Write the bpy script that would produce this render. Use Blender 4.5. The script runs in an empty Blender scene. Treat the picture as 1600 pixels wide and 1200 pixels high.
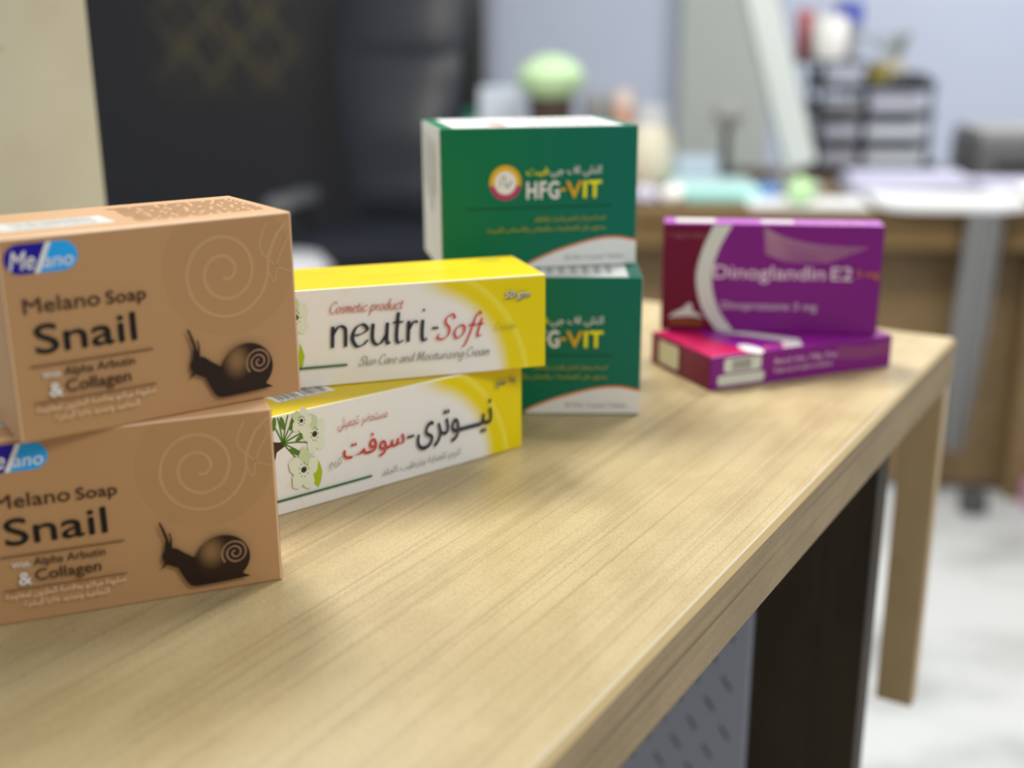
import bpy, bmesh, math, random, unicodedata
from mathutils import Vector, Matrix
random.seed(7)
SC = bpy.context.scene
COL = SC.collection

# ------------------------------------------------------------------ camera
Z0 = 1.0                                    # height of the counter top above the floor
PITCH, ROLL = math.radians(16.6168), math.radians(0.2425)
cam = bpy.data.cameras.new('camera')
cam_ob = bpy.data.objects.new('camera', cam)
COL.objects.link(cam_ob)
fw = Vector((0, math.cos(PITCH), -math.sin(PITCH)))
up = Vector((0, math.sin(PITCH), math.cos(PITCH)))
rt = Vector((1, 0, 0))
r2 = rt * math.cos(ROLL) - up * math.sin(ROLL)
u2 = rt * math.sin(ROLL) + up * math.cos(ROLL)
M = Matrix((r2, u2, -fw)).transposed().to_4x4()
M.translation = Vector((0, 0, Z0 + 0.2))
cam_ob.matrix_world = M
cam.sensor_width = 36.0
cam.lens = 1825.374 / 1600 * 36.0
cam.clip_start = 0.01
cam.clip_end = 60
cam.dof.use_dof = True
cam.dof.focus_distance = 0.482
cam.dof.aperture_fstop = 4.2
cam.dof.aperture_blades = 0
SC.camera = cam_ob

# ------------------------------------------------------------------ world, lights, exposure
w = bpy.data.worlds.new('room_ambient')
SC.world = w
w.use_nodes = True
wn = w.node_tree.nodes
wn['Background'].inputs[0].default_value = (0.93, 0.96, 1.0, 1)
wn['Background'].inputs[1].default_value = 0.42


def area(name, loc, sx, sy, watts, col=(1, 0.97, 0.92), aim=None):
    l = bpy.data.lights.new(name, 'AREA')
    l.shape = 'RECTANGLE'
    l.size, l.size_y = sx, sy
    l.energy = watts
    l.color = col
    o = bpy.data.objects.new(name, l)
    o.location = loc
    if aim is not None:
        o.rotation_euler = (Vector(aim) - Vector(loc)).to_track_quat('-Z', 'Y').to_euler()
    COL.objects.link(o)
    return o


area('ceiling_light', (-0.55, 1.55, 2.75), 0.6, 0.6, 62)
area('ceiling_light', (0.95, 1.75, 2.75), 0.6, 0.6, 44)
area('ceiling_light', (1.55, -0.75, 2.75), 1.2, 0.6, 34)
area('ceiling_light', (2.1, 3.5, 2.75), 0.6, 0.6, 46)

vs = SC.view_settings
vs.view_transform = 'Standard'
vs.look = 'None'
vs.gamma = 1.0
vs.use_curve_mapping = False
vs.exposure = 0.0


# ------------------------------------------------------------------ materials
def lin(c):
    c /= 255.0
    return c / 12.92 if c <= 0.04045 else ((c + 0.055) / 1.055) ** 2.4


def rgb(r, g, b, k=1.0):
    return tuple(min(0.92, lin(x) * k) for x in (r, g, b)) + (1.0,)


MATS = {}


def mat(name, col, rough=0.5, spec=0.5, metal=0.0, **kw):
    if name in MATS:
        return MATS[name]
    m = bpy.data.materials.new(name)
    m.use_nodes = True
    b = m.node_tree.nodes['Principled BSDF']
    b.inputs['Base Color'].default_value = col
    b.inputs['Roughness'].default_value = rough
    b.inputs['Specular IOR Level'].default_value = spec
    b.inputs['Metallic'].default_value = metal
    for k, v in kw.items():
        b.inputs[k].default_value = v
    MATS[name] = m
    return m


class NT:
    """small helper to write node graphs"""
    def __init__(s, m):
        s.t = m.node_tree
        s.b = s.t.nodes['Principled BSDF']

    def n(s, kind, **props):
        x = s.t.nodes.new(kind)
        for k, v in props.items():
            setattr(x, k, v)
        return x

    def link(s, a, b):
        s.t.links.new(a, b)

    def val(s, sock, v):
        if isinstance(v, (int, float)):
            sock.default_value = v
        else:
            s.link(v, sock)

    def math(s, op, a, b=0.0, c=0.0):
        x = s.n('ShaderNodeMath', operation=op)
        s.val(x.inputs[0], a)
        s.val(x.inputs[1], b)
        s.val(x.inputs[2], c)
        return x.outputs[0]

    def smooth(s, v, a, b):
        x = s.n('ShaderNodeMapRange', interpolation_type='SMOOTHSTEP')
        s.val(x.inputs['Value'], v)
        x.inputs['From Min'].default_value = a
        x.inputs['From Max'].default_value = b
        return x.outputs[0]

    def coord(s, which='Object', scale=(1, 1, 1)):
        tc = s.n('ShaderNodeTexCoord')
        mp = s.n('ShaderNodeMapping')
        mp.inputs['Scale'].default_value = scale
        s.link(tc.outputs[which], mp.inputs[0])
        return mp.outputs[0]

    def noise(s, vec, scale, detail=3.0, rough=0.5):
        x = s.n('ShaderNodeTexNoise')
        s.link(vec, x.inputs['Vector'])
        x.inputs['Scale'].default_value = scale
        x.inputs['Detail'].default_value = detail
        x.inputs['Roughness'].default_value = rough
        return x.outputs['Fac']

    def mix(s, f, a, b):
        x = s.n('ShaderNodeMix', data_type='RGBA')
        s.val(x.inputs[0], f)
        for sock, v in ((x.inputs[6], a), (x.inputs[7], b)):
            if isinstance(v, tuple):
                sock.default_value = v
            else:
                s.link(v, sock)
        return x.outputs[2]

    def color(s, c):
        s.link(c, s.b.inputs['Base Color'])

    def bump(s, h, strength, dist=0.001):
        x = s.n('ShaderNodeBump')
        x.inputs['Strength'].default_value = strength
        x.inputs['Distance'].default_value = dist
        s.link(h, x.inputs['Height'])
        s.link(x.outputs[0], s.b.inputs['Normal'])


def wood(name, light, dark, line, rough, line_amt=0.6, axis=0, fine=1.0, spec=0.5, sp=0.5):
    """laminate wood, grain along the given object axis"""
    m = mat(name, light, rough, spec)
    t = NT(m)

    def sc(along, across):
        v = [across] * 3
        v[axis] = along
        return tuple(v)
    broad = t.noise(t.coord('Object', sc(16, 38)), 1.0, 3, 0.6)
    streak = t.noise(t.coord('Object', sc(1.3, 260)), 1.0, 2, 0.5)
    hair = t.noise(t.coord('Object', sc(3.0, 460)), 1.0, 1, 0.5)
    speck = t.noise(t.coord('Object', sc(520 * fine, 1100 * fine)), 1.0, 2, 0.75)
    c = t.mix(t.smooth(broad, 0.38, 0.62), light, dark)
    c = t.mix(t.math('MULTIPLY', t.smooth(streak, 0.50, 0.72), line_amt * 0.45), c, line)
    c = t.mix(t.math('MULTIPLY', t.smooth(hair, 0.60, 0.70), line_amt * 0.6), c, line)
    c = t.mix(t.math('MULTIPLY', t.smooth(speck, 0.46, 0.62), sp * line_amt), c, line)
    t.color(c)
    t.bump(t.math('ADD', t.math('MULTIPLY', hair, -0.6), speck), 0.15, 0.0004)
    return m


def carton(name, col, rough=0.36):
    return mat(name, col, rough, 0.28)


# ------------------------------------------------------------------ mesh building
class MB:
    def __init__(s):
        s.v, s.f, s.m, s.uv, s.mats = [], [], [], [], []

    def mi(s, m):
        if m not in s.mats:
            s.mats.append(m)
        return s.mats.index(m)

    def poly(s, pts, m, uvs=None):
        i = len(s.v)
        s.v += [tuple(p) for p in pts]
        s.f.append(list(range(i, i + len(pts))))
        s.m.append(s.mi(m))
        s.uv.append(uvs or [(0, 0)] * len(pts))

    def bm(s, bm, m, xf=None):
        i = len(s.v)
        bm.verts.ensure_lookup_table()
        for k, q in enumerate(bm.verts):
            q.index = k
            s.v.append(tuple(xf @ q.co if xf else q.co))
        for f in bm.faces:
            s.f.append([i + q.index for q in f.verts])
            s.m.append(s.mi(m))
            s.uv.append([(0, 0)] * len(f.verts))
        bm.free()

    def box(s, x0, x1, y0, y1, z0, z1, m, bev=0.0, seg=2, xf=None):
        b = bmesh.new()
        bmesh.ops.create_cube(b, size=1)
        for q in b.verts:
            q.co = Vector(((x0 + x1) / 2 + q.co.x * (x1 - x0), (y0 + y1) / 2 + q.co.y * (y1 - y0), (z0 + z1) / 2 + q.co.z * (z1 - z0)))
        if bev:
            bmesh.ops.bevel(b, geom=list(b.edges), offset=bev, segments=seg, profile=0.6, affect='EDGES')
        s.bm(b, m, xf)

    def lathe(s, prof, m, c=(0, 0, 0), n=32, xf=None, sq=(1, 1)):
        """profile [(radius, height)...] turned round z"""
        i = len(s.v)
        for r, z in prof:
            for k in range(n):
                a = 2 * math.pi * k / n
                p = Vector((c[0] + r * sq[0] * math.cos(a), c[1] + r * sq[1] * math.sin(a), c[2] + z))
                s.v.append(tuple(xf @ p if xf else p))
        for j in range(len(prof) - 1):
            for k in range(n):
                a, b = i + j * n + k, i + j * n + (k + 1) % n
                s.f.append([a, b, b + n, a + n])
                s.m.append(s.mi(m))
                s.uv.append([(0, 0)] * 4)
        for j, rev in ((0, True), (len(prof) - 1, False)):
            if prof[j][0] > 1e-6:
                f = [i + j * n + k for k in range(n)]
                s.f.append(f[::-1] if rev else f)
                s.m.append(s.mi(m))
                s.uv.append([(0, 0)] * n)

    def tube(s, pts, rad, m, n=10):
        pts = [Vector(p) for p in pts]
        rads = rad if isinstance(rad, (list, tuple)) else [rad] * len(pts)
        i = len(s.v)
        ref = Vector((0.31, 0.2, 0.93))
        for k, p in enumerate(pts):
            d = (pts[min(k + 1, len(pts) - 1)] - pts[max(k - 1, 0)]).normalized()
            a = d.cross(ref)
            if a.length < 1e-3:
                a = d.cross(Vector((1, 0, 0)))
            a.normalize()
            b = d.cross(a)
            for q in range(n):
                t = 2 * math.pi * q / n
                s.v.append(tuple(p + (a * math.cos(t) + b * math.sin(t)) * rads[k]))
        for j in range(len(pts) - 1):
            for q in range(n):
                a, b = i + j * n + q, i + j * n + (q + 1) % n
                s.f.append([a, b, b + n, a + n])
                s.m.append(s.mi(m))
                s.uv.append([(0, 0)] * 4)
        for j in (0, len(pts) - 1):
            s.f.append([i + j * n + q for q in range(n)])
            s.m.append(s.mi(m))
            s.uv.append([(0, 0)] * n)

    def build(s, name, parent=None, smooth=False, loc=None, rz=None, subsurf=0, sharp=0.6):
        me = bpy.data.meshes.new(name)
        me.from_pydata(s.v, [], s.f)
        for m in s.mats:
            me.materials.append(m)
        me.polygons.foreach_set('material_index', s.m)
        uvl = me.uv_layers.new(name='UVMap')
        flat = []
        for u in s.uv:
            for a in u:
                flat += [a[0], a[1]]
        uvl.data.foreach_set('uv', flat)
        me.update()
        o = bpy.data.objects.new(name, me)
        COL.objects.link(o)
        if smooth:
            me.shade_smooth()
            if sharp:
                me.set_sharp_from_angle(angle=sharp)
        if subsurf:
            md = o.modifiers.new('subdivision', 'SUBSURF')
            md.levels = md.render_levels = subsurf
        if parent:
            o.parent = parent
        if loc:
            o.location = loc
        if rz is not None:
            o.rotation_euler.z = rz
        return o


def tag(o, label=None, cat=None, group=None, kind=None):
    if label:
        o['label'] = label
    if cat:
        o['category'] = cat
    if group:
        o['group'] = group
    if kind:
        o['kind'] = kind
    return o


def thing(name, label, cat, loc, rz=0.0, group=None):
    o = bpy.data.objects.new(name, None)
    o.empty_display_size = 0.02
    o.location = loc
    o.rotation_euler.z = rz
    COL.objects.link(o)
    return tag(o, label, cat, group)


# ------------------------------------------------------------------ printing: lettering and artwork as thin ink faces of the carton mesh
_forms = {}
for cp in range(0xFE70, 0xFEFD):
    d = unicodedata.decomposition(chr(cp)).split()
    if len(d) >= 2 and d[0] in ('<isolated>', '<final>', '<initial>', '<medial>'):
        key = ''.join(chr(int(x, 16)) for x in d[1:])
        _forms.setdefault(key, {})[d[0][1:-1]] = chr(cp)


_forms['\u0640'] = {k: '\u0640' for k in ('isolated', 'final', 'initial', 'medial')}


def arabic(text):
    """shape arabic letters into their joined forms, left to right order for drawing"""
    out, prev_joins, i = [], False, 0
    while i < len(text):
        key = text[i:i + 2] if text[i:i + 2] in _forms and len(text[i:i + 2]) == 2 else text[i]
        f = _forms.get(key)
        nxt = text[i + len(key)] if i + len(key) < len(text) else ' '
        if not f:
            out.append(key)
            prev_joins = False
        else:
            nj = 'initial' in f and nxt in _forms and 'final' in _forms[nxt]
            k = ('medial' if nj else 'final') if prev_joins else ('initial' if nj else 'isolated')
            if k not in f:
                k = 'final' if prev_joins and 'final' in f else 'isolated'
            out.append(f[k])
            prev_joins = nj
        i += len(key)
    return ''.join(reversed(out))


def glyph_mesh(body, shear=0.0, bold=0.0, space=1.0):
    c = bpy.data.curves.new('t', 'FONT')
    c.body = body
    c.shear = shear
    c.offset = bold
    c.space_character = space
    c.resolution_u = 4
    o = bpy.data.objects.new('t', c)
    COL.objects.link(o)
    me = bpy.data.meshes.new_from_object(o.evaluated_get(bpy.context.evaluated_depsgraph_get()))
    V = [(q.co.x, q.co.y) for q in me.vertices]
    F = [list(p.vertices) for p in me.polygons]
    bpy.data.objects.remove(o)
    bpy.data.curves.remove(c)
    bpy.data.meshes.remove(me)
    return V, F


CAP = 0.729


def catmull(P, n=8):
    P = [Vector(p) for p in P]
    if len(P) == 2:
        return [P[0].lerp(P[1], k / n) for k in range(n + 1)]
    out = []
    for i in range(len(P) - 1):
        a = P[i - 1] if i else P[i] * 2 - P[i + 1]
        b, c = P[i], P[i + 1]
        d = P[i + 2] if i + 2 < len(P) else c * 2 - b
        for k in range(n):
            t = k / n
            out.append(0.5 * ((2 * b) + (c - a) * t + (2 * a - 5 * b + 4 * c - d) * t * t + (3 * b - a - 3 * c + d) * t ** 3))
    out.append(P[-1])
    return out


GL = {
    'a': (1.05, [[(.82, .85), (.58, 1), (.25, .85), (.1, .4), (.25, .03), (.52, .1), (.84, .65)], [(.88, 1), (.85, .5), (.86, .1), (1.05, .1)]]),
    'c': (.9, [[(.8, .8), (.55, 1), (.2, .8), (.1, .4), (.3, 0), (.6, .03), (.85, .25)]]),
    'd': (1.05, [[(.82, .85), (.58, 1), (.25, .85), (.1, .4), (.25, .03), (.52, .1), (.84, .65)], [(.88, 1.9), (.86, .5), (.88, .1), (1.05, .1)]]),
    'e': (.92, [[(.15, .5), (.5, .55), (.8, .75), (.58, 1), (.25, .85), (.1, .4), (.3, 0), (.6, .03), (.85, .25)]]),
    'f': (.75, [[(.9, 1.75), (.7, 1.95), (.5, 1.5), (.38, .3), (.2, -.6), (.0, -.75)], [(.1, .95), (.75, .95)]]),
    'g': (1.05, [[(.82, .85), (.58, 1), (.25, .85), (.1, .4), (.25, .03), (.52, .1), (.84, .65)], [(.88, 1), (.86, 0), (.75, -.6), (.4, -.75), (.1, -.5)]]),
    'i': (.5, [[(.2, 1), (.2, .2), (.3, 0), (.45, .1)], [(.2, 1.42), (.27, 1.5)]]),
    'k': (.85, [[(.2, 1.9), (.2, 0)], [(.75, .95), (.25, .45)], [(.35, .55), (.6, .1), (.85, .05)]]),
    'm': (1.3, [[(.15, 1), (.15, 0)], [(.15, .6), (.4, .98), (.6, .85), (.62, 0)], [(.62, .6), (.88, .98), (1.06, .85), (1.07, .1), (1.25, .08)]]),
    'n': (.98, [[(.15, 1), (.15, 0)], [(.15, .6), (.42, .98), (.7, .9), (.76, .6), (.77, 0)]]),
    'o': (1.0, [[(.5, 1), (.2, .82), (.12, .4), (.3, .05), (.5, 0), (.78, .18), (.88, .6), (.72, .93), (.5, 1)]]),
    'p': (1.0, [[(.2, 1), (.15, -.8)], [(.2, .7), (.5, 1), (.85, .75), (.8, .25), (.5, 0), (.2, .2)]]),
    'r': (.68, [[(.2, 1), (.2, 0)], [(.2, .55), (.42, .93), (.65, .92)]]),
    's': (.75, [[(.65, .85), (.4, 1), (.15, .8), (.35, .55), (.6, .3), (.45, .02), (.1, .1)]]),
    't': (.62, [[(.3, 1.45), (.25, .3), (.35, 0), (.6, .1)], [(.05, .98), (.55, .98)]]),
    'u': (1.05, [[(.15, 1), (.14, .3), (.3, .02), (.55, .05), (.82, .45)], [(.84, 1), (.83, .2), (.9, .0), (1.02, .06)]]),
    'z': (.9, [[(.1, .95), (.45, .93), (.75, .95)], [(.75, .95), (.1, .03)], [(.1, .03), (.45, .08), (.8, .05)]]),
    'C': (1.15, [[(1.1, 1.55), (.95, 1.9), (.5, 1.8), (.15, 1.1), (.2, .3), (.6, 0), (1.05, .25)]]),
    'S': (1.15, [[(1.02, 1.55), (.78, 1.9), (.36, 1.72), (.36, 1.25), (.75, .85), (.8, .3), (.45, 0), (.0, .1), (.05, .42)]]),
    'M': (1.6, [[(.05, .0), (.25, .4), (.38, 1.85)], [(.38, 1.85), (.75, .2)], [(.75, .2), (1.32, 1.85)], [(1.32, 1.85), (1.3, .2), (1.5, .05)]]),
    ' ': (.5, []),
    '-': (.55, [[(.08, .55), (.47, .55)]]),
}


class Print:
    """draws ink on one face of a carton; u,v in millimetres on that face"""
    def __init__(s, mb, face, W, D, H):
        s.mb, s.face, s.W, s.D, s.H, s.lay = mb, face, W, D, H, 1

    def P(s, u, v):
        o = 0.00004 + 0.00003 * s.lay
        u, v = u / 1000, v / 1000
        if s.face == 'F':
            return (u - s.W / 2, -s.D / 2 - o, v)
        if s.face == 'T':
            return (u - s.W / 2, v - s.D / 2, s.H + o)
        return (-s.W / 2 - o, s.D / 2 - u, v)

    def poly(s, pts, m):
        s.mb.poly([s.P(*p) for p in pts], m, [tuple(p) for p in pts])
        s.lay += 1

    def rect(s, u0, v0, u1, v1, m):
        s.poly([(u0, v0), (u1, v0), (u1, v1), (u0, v1)], m)

    def ellipse(s, u, v, a, b, m, n=36, rot=0.0):
        c, q = math.cos(rot), math.sin(rot)
        s.poly([(u + a * math.cos(t) * c - b * math.sin(t) * q, v + a * math.cos(t) * q + b * math.sin(t) * c) for t in [2 * math.pi * k / n for k in range(n)]], m)

    def pill(s, u0, v0, u1, v1, m, r=None):
        r = r or (v1 - v0) / 2
        pts = []
        for cx, cy, a0 in ((u1 - r, v0 + r, -90), (u1 - r, v1 - r, 0), (u0 + r, v1 - r, 90), (u0 + r, v0 + r, 180)):
            for k in range(9):
                a = math.radians(a0 + k * 11.25)
                pts.append((cx + r * math.cos(a), cy + r * math.sin(a)))
        s.poly(pts, m)

    def text(s, body, u0, v0, u1, cap, m, shear=0.0, bold=0.0, space=1.0, ar=False):
        V, F = glyph_mesh(arabic(body) if ar else body, shear, 0.0, space)
        if not V:
            return
        if bold:
            for du, dv in ((-1, 0), (1, 0), (0, -1), (0, 1)):
                b_ = bold * cap / CAP * 0.75
                s.text(body, u0 + du * b_, v0 + dv * b_, u1 + du * b_, cap, m, shear, 0.0, space, ar)
        x0, x1 = min(p[0] for p in V), max(p[0] for p in V)
        kx = (u1 - u0) / (x1 - x0)
        ky = cap / CAP
        if ar:
            y0, y1 = min(p[1] for p in V), max(p[1] for p in V)
            ky = cap / (y1 - y0)
            v0 = v0 - y0 * ky
        i = len(s.mb.v)
        s.mb.v += [s.P(u0 + (p[0] - x0) * kx, v0 + p[1] * ky) for p in V]
        k = s.mb.mi(m)
        for f in F:
            s.mb.f.append([i + q for q in f])
            s.mb.m.append(k)
            s.mb.uv.append([(0, 0)] * len(f))
        s.lay += 1

    def stroke(s, pts, m, thick, thin=None, nib=math.radians(40), n=8, spline=True):
        """a broad nib line: thick across the nib, thin along it"""
        thin = thick if thin is None else thin
        P = catmull([(p[0], p[1], 0) for p in pts], n) if spline else [Vector((p[0], p[1], 0)) for p in pts]
        L, R = [], []
        for k, p in enumerate(P):
            d = P[min(k + 1, len(P) - 1)] - P[max(k - 1, 0)]
            if d.length < 1e-9:
                d = Vector((1, 0, 0))
            d.normalize()
            wd = thin + (thick - thin) * abs(math.sin(math.atan2(d.y, d.x) - nib))
            nn = Vector((-d.y, d.x, 0)) * wd / 2
            L.append(p + nn)
            R.append(p - nn)
        i = len(s.mb.v)
        s.mb.v += [s.P(p.x, p.y) for p in L] + [s.P(p.x, p.y) for p in R]
        n_ = len(P)
        k = s.mb.mi(m)
        for j in range(n_ - 1):
            s.mb.f.append([i + j, i + n_ + j, i + n_ + j + 1, i + j + 1])
            s.mb.m.append(k)
            s.mb.uv.append([(0, 0)] * 4)

    def script(s, body, u0, v0, u1, xh, m, thick, thin, shear=0.25, nib=math.radians(35)):
        adv = sum(GL[c][0] for c in body)
        kx = (u1 - u0) / adv
        x = 0
        for c in body:
            a, strokes = GL[c]
            for st in strokes:
                s.stroke([(u0 + (x + p[0] + shear * p[1] * xh / kx) * kx, v0 + p[1] * xh) for p in st], m, thick, thin, nib)
            x += a
        s.lay += 1

    def barcode(s, u0, v0, u1, v1, m, seed=1, gap=None):
        r = random.Random(seed)
        u = u0
        while u < u1 - 0.3:
            wd = r.choice((0.28, 0.28, 0.5, 0.8))
            if not (gap and gap[0] < u < gap[1]):
                s.mb.poly([s.P(*p) for p in ((u, v0), (min(u + wd, u1), v0), (min(u + wd, u1), v1), (u, v1))], m)
            u += wd + r.choice((0.3, 0.3, 0.55, 0.8))
        s.lay += 1


def make_carton(name, label, cat, group, dims, pose, z, mats, art, flap_mats=None, flap_art=None, bulge=0.0006, edge=None):
    """folding carton: sleeve + two end flaps. pose = front bottom right corner x, y and yaw"""
    W, D, H = dims
    x, y, a = pose
    c, s_ = math.cos(a), math.sin(a)
    cx = x - c * W / 2 - s_ * D / 2
    cy = y - s_ * W / 2 + c * D / 2
    root = thing(name, label, cat, (cx, cy, z), a, group)
    mb = MB()
    b = bmesh.new()
    bmesh.ops.create_cube(b, size=1)
    for q in b.verts:
        q.co = Vector((q.co.x * (W - 0.0012), q.co.y * D, (q.co.z + 0.5) * H))
    bmesh.ops.bevel(b, geom=list(b.edges), offset=0.0007, segments=2, profile=0.5, affect='EDGES')
    b.verts.index_update()
    for f in b.faces:
        n = f.normal
        ax = max(range(3), key=lambda k: abs(n[k]))
        side = {0: 'E', 1: 'F' if n[1] < 0 else 'B', 2: 'T' if n[2] > 0 else 'U'}[ax]
        m = mats.get(side) or mats['F']
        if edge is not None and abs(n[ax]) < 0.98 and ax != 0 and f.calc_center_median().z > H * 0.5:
            m = edge  # highlight colour on the upper edges only
        pts = [q.co.copy() for q in f.verts]
        uv = [((p.x + W / 2) * 1000, ((p.z if side in 'FBE' else p.y + D / 2)) * 1000) for p in pts]
        mb.poly(pts, m, uv)
    b.free()
    for face in ('F', 'T'):
        if face in art:
            art[face](Print(mb, face, W, D, H))
    sl = mb.build('sleeve', root)
    fm = flap_mats or mats['E']
    for sgn in (-1, 1):
        fb = MB()
        # end panel pushed out a little in its middle
        n = 6
        ids = {}
        for i in range(n + 1):
            for j in range(n + 1):
                u, v = i / n, j / n
                bl = bulge * 16 * u * (1 - u) * v * (1 - v)
                ids[i, j] = len(fb.v)
                fb.v.append((sgn * (W / 2 - 0.0005 + bl), (u - 0.5) * (D - 0.0012), 0.0006 + v * (H - 0.0012)))
        for i in range(n):
            for j in range(n):
                q = [ids[i, j], ids[i + 1, j], ids[i + 1, j + 1], ids[i, j + 1]]
                fb.f.append(q if sgn > 0 else q[::-1])
                fb.m.append(fb.mi(fm))
                fb.uv.append([(0, 0)] * 4)
        if sgn < 0 and flap_art:
            pr = Print(fb, 'L', W + 2 * bulge, D, H)
            flap_art(pr)
        fb.build('end_flap', root, smooth=True, sharp=0)
    return root


KF = 1.55          # from how the fronts look in the room's side light to the ink's own colour


def C(r, g, b, k=KF):
    return rgb(r, g, b, k)


# --- inks
ink_black = carton('ink_black', rgb(22, 20, 22))
ink_brown = carton('ink_brown', rgb(62, 40, 28))
ink_rule = carton('ink_rule', rgb(105, 70, 45))
ink_white = carton('ink_white', (0.82, 0.82, 0.8, 1))
ink_cream = carton('ink_cream', C(196, 170, 140))
ink_navy = carton('ink_navy', C(22, 8, 122))
ink_sky = carton('ink_sky', C(28, 138, 222))
ink_tan_light = carton('ink_tan_light', C(166, 132, 94, 1.42))
ink_tan_dark = carton('ink_tan_dark', C(151, 116, 78))
ink_shell_line = carton('ink_shell_line', rgb(150, 118, 92))
ink_red = carton('ink_red', C(190, 60, 52, 1.2))
ink_rose = carton('ink_rose', C(178, 112, 104, 1.3))
ink_char = carton('ink_charcoal', rgb(52, 56, 66))
ink_grey = carton('ink_grey', rgb(140, 140, 136))
ink_green_line = carton('ink_green_line', rgb(48, 110, 66))
ink_petal = carton('ink_petal', C(196, 204, 186, 1.35))
ink_petal_shade = carton('ink_petal_shade', C(174, 190, 150, 1.35))
ink_leaf = carton('ink_leaf', C(140, 160, 20))
ink_stem = carton('ink_stem', C(80, 118, 36, 1.2))
ink_twig = carton('ink_twig', rgb(64, 48, 36))
ink_lime = carton('ink_lime', C(206, 196, 20))
ink_gold = carton('ink_gold', C(186, 146, 24))
ink_orange = carton('ink_orange', C(190, 96, 30))
ink_mustard = carton('ink_mustard', C(166, 160, 40, 1.3))
ink_magenta = carton('ink_magenta', C(152, 48, 88))
ink_silver = carton('ink_silver', C(176, 180, 172, 1.5))
ink_dkgreen = carton('ink_dark_green', C(0, 62, 42))
ink_lgreytext = carton('ink_light_grey', rgb(178, 178, 172))
ink_maroon_text = carton('ink_maroon_text', C(128, 78, 90))
ink_pinkgrey = carton('ink_pink_grey', C(186, 168, 180))
ink_bronze = carton('ink_bronze', C(110, 58, 26))

# ------------------------------------------------------------------ the setting
floor_m = mat('floor_tile', (0.80, 0.82, 0.82, 1), 0.22, 0.5)
t = NT(floor_m)
fn = t.noise(t.coord('Object', (1.6, 2.6, 1)), 1.0, 5, 0.55)
t.color(t.mix(t.smooth(fn, 0.42, 0.68), (0.50, 0.52, 0.53, 1), (0.24, 0.25, 0.25, 1)))  # grey clouds in the tile colour stand in for blurred reflections
mb = MB()
mb.box(-3.2, 4.2, -1.8, 5.02, -0.05, 0.0, floor_m)
tag(mb.build('floor'), kind='structure')

wall_m = mat('wall_paint_lavender', (0.66, 0.71, 0.84, 1), 0.7, 0.3)
t = NT(wall_m)
t.color(t.mix(t.noise(t.coord('Object'), 3.0, 2), (0.50, 0.56, 0.71, 1), (0.54, 0.60, 0.74, 1)))
mb = MB()
mb.box(-3.2, 4.2, 5.0, 5.1, 0, 2.8, wall_m)
tag(mb.build('wall_back'), kind='structure')
trim_m = mat('trim_grey_green', (0.44, 0.48, 0.46, 1), 0.6, 0.3)
mb = MB()
mb.box(0.69, 1.06, 4.93, 4.999, 0, 2.8, trim_m, 0.004)
tag(mb.build('trim_1'), kind='structure')

cream_m = mat('cream_plaster', C(196, 190, 168), 0.65, 0.3)
t = NT(cream_m)
n1 = t.noise(t.coord('Object'), 9.0, 4)
n2 = t.noise(t.coord('Object'), 60.0, 3)
cc = t.mix(t.smooth(n1, 0.3, 0.75), C(192, 187, 166, 1.75), C(182, 175, 152, 1.7))
cc = t.mix(t.math('MULTIPLY', t.smooth(n2, 0.72, 0.78), 0.5), cc, C(140, 130, 108))
t.color(cc)
mb = MB()
fp = [(-0.27, 0.78), (-1.6, 0.78), (-1.66, 0.9), (-0.322, 0.9)]
for k in range(4):
    p_, q_ = fp[k], fp[(k + 1) % 4]
    mb.poly([(q_[0], q_[1], 0), (p_[0], p_[1], 0), (p_[0], p_[1], 2.8), (q_[0], q_[1], 2.8)], cream_m)
mb.poly([(x_, y_, 2.8) for x_, y_ in fp[::-1]], cream_m)
mb.poly([(x_, y_, 0) for x_, y_ in fp], cream_m)
tag(mb.build('wall_left'), kind='structure')

# ------------------------------------------------------------------ the wooden counter
TA = 1.0253
TT = 0.0316
top_m = wood('counter_laminate', (0.49, 0.395, 0.215, 1), (0.43, 0.34, 0.175, 1), (0.22, 0.15, 0.07, 1), 0.34)
band_m = wood('counter_edge_band', (0.39, 0.285, 0.155, 1), (0.33, 0.24, 0.125, 1), (0.15, 0.10, 0.048, 1), 0.5, 1.25, fine=0.8, spec=0.25, sp=0.18)
cham_m = mat('counter_edge_chamfer', (0.47, 0.36, 0.18, 1), 0.5, 0.3)
slab_m = wood('dark_wenge_laminate', (0.045, 0.032, 0.016, 1), (0.036, 0.025, 0.012, 1), (0.018, 0.012, 0.006, 1), 0.55, 0.6, axis=2, spec=0.25)
post_m = wood('post_laminate', (0.58, 0.42, 0.215, 1), (0.54, 0.385, 0.19, 1), (0.40, 0.27, 0.13, 1), 0.45, 0.4, axis=2)
counter = thing('wooden_counter', 'long light oak counter with square edges carrying the stacked medicine cartons', 'counter', (0.3055, 0.7781, 0), TA)
TL, TD, CH = 1.75, 0.45, 0.0028
mb = MB()
mb.poly([(-TL, CH, Z0), (-CH, CH, Z0), (-CH, TD, Z0), (-TL, TD, Z0)], top_m)
mb.poly([(-TL, 0, Z0 - TT), (-TL, TD, Z0 - TT), (0, TD, Z0 - TT), (0, 0, Z0 - TT)], band_m)
mb.poly([(-TL, TD, Z0 - TT), (-TL, TD, Z0), (-CH, TD, Z0), (0, TD, Z0 - CH), (0, TD, Z0 - TT)], band_m)
mb.poly([(-TL, 0, Z0 - TT), (-TL, 0, Z0 - CH), (-TL, CH, Z0), (-TL, TD, Z0), (-TL, TD, Z0 - TT)], band_m)
mb.build('counter_top', counter)
mb = MB()
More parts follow.
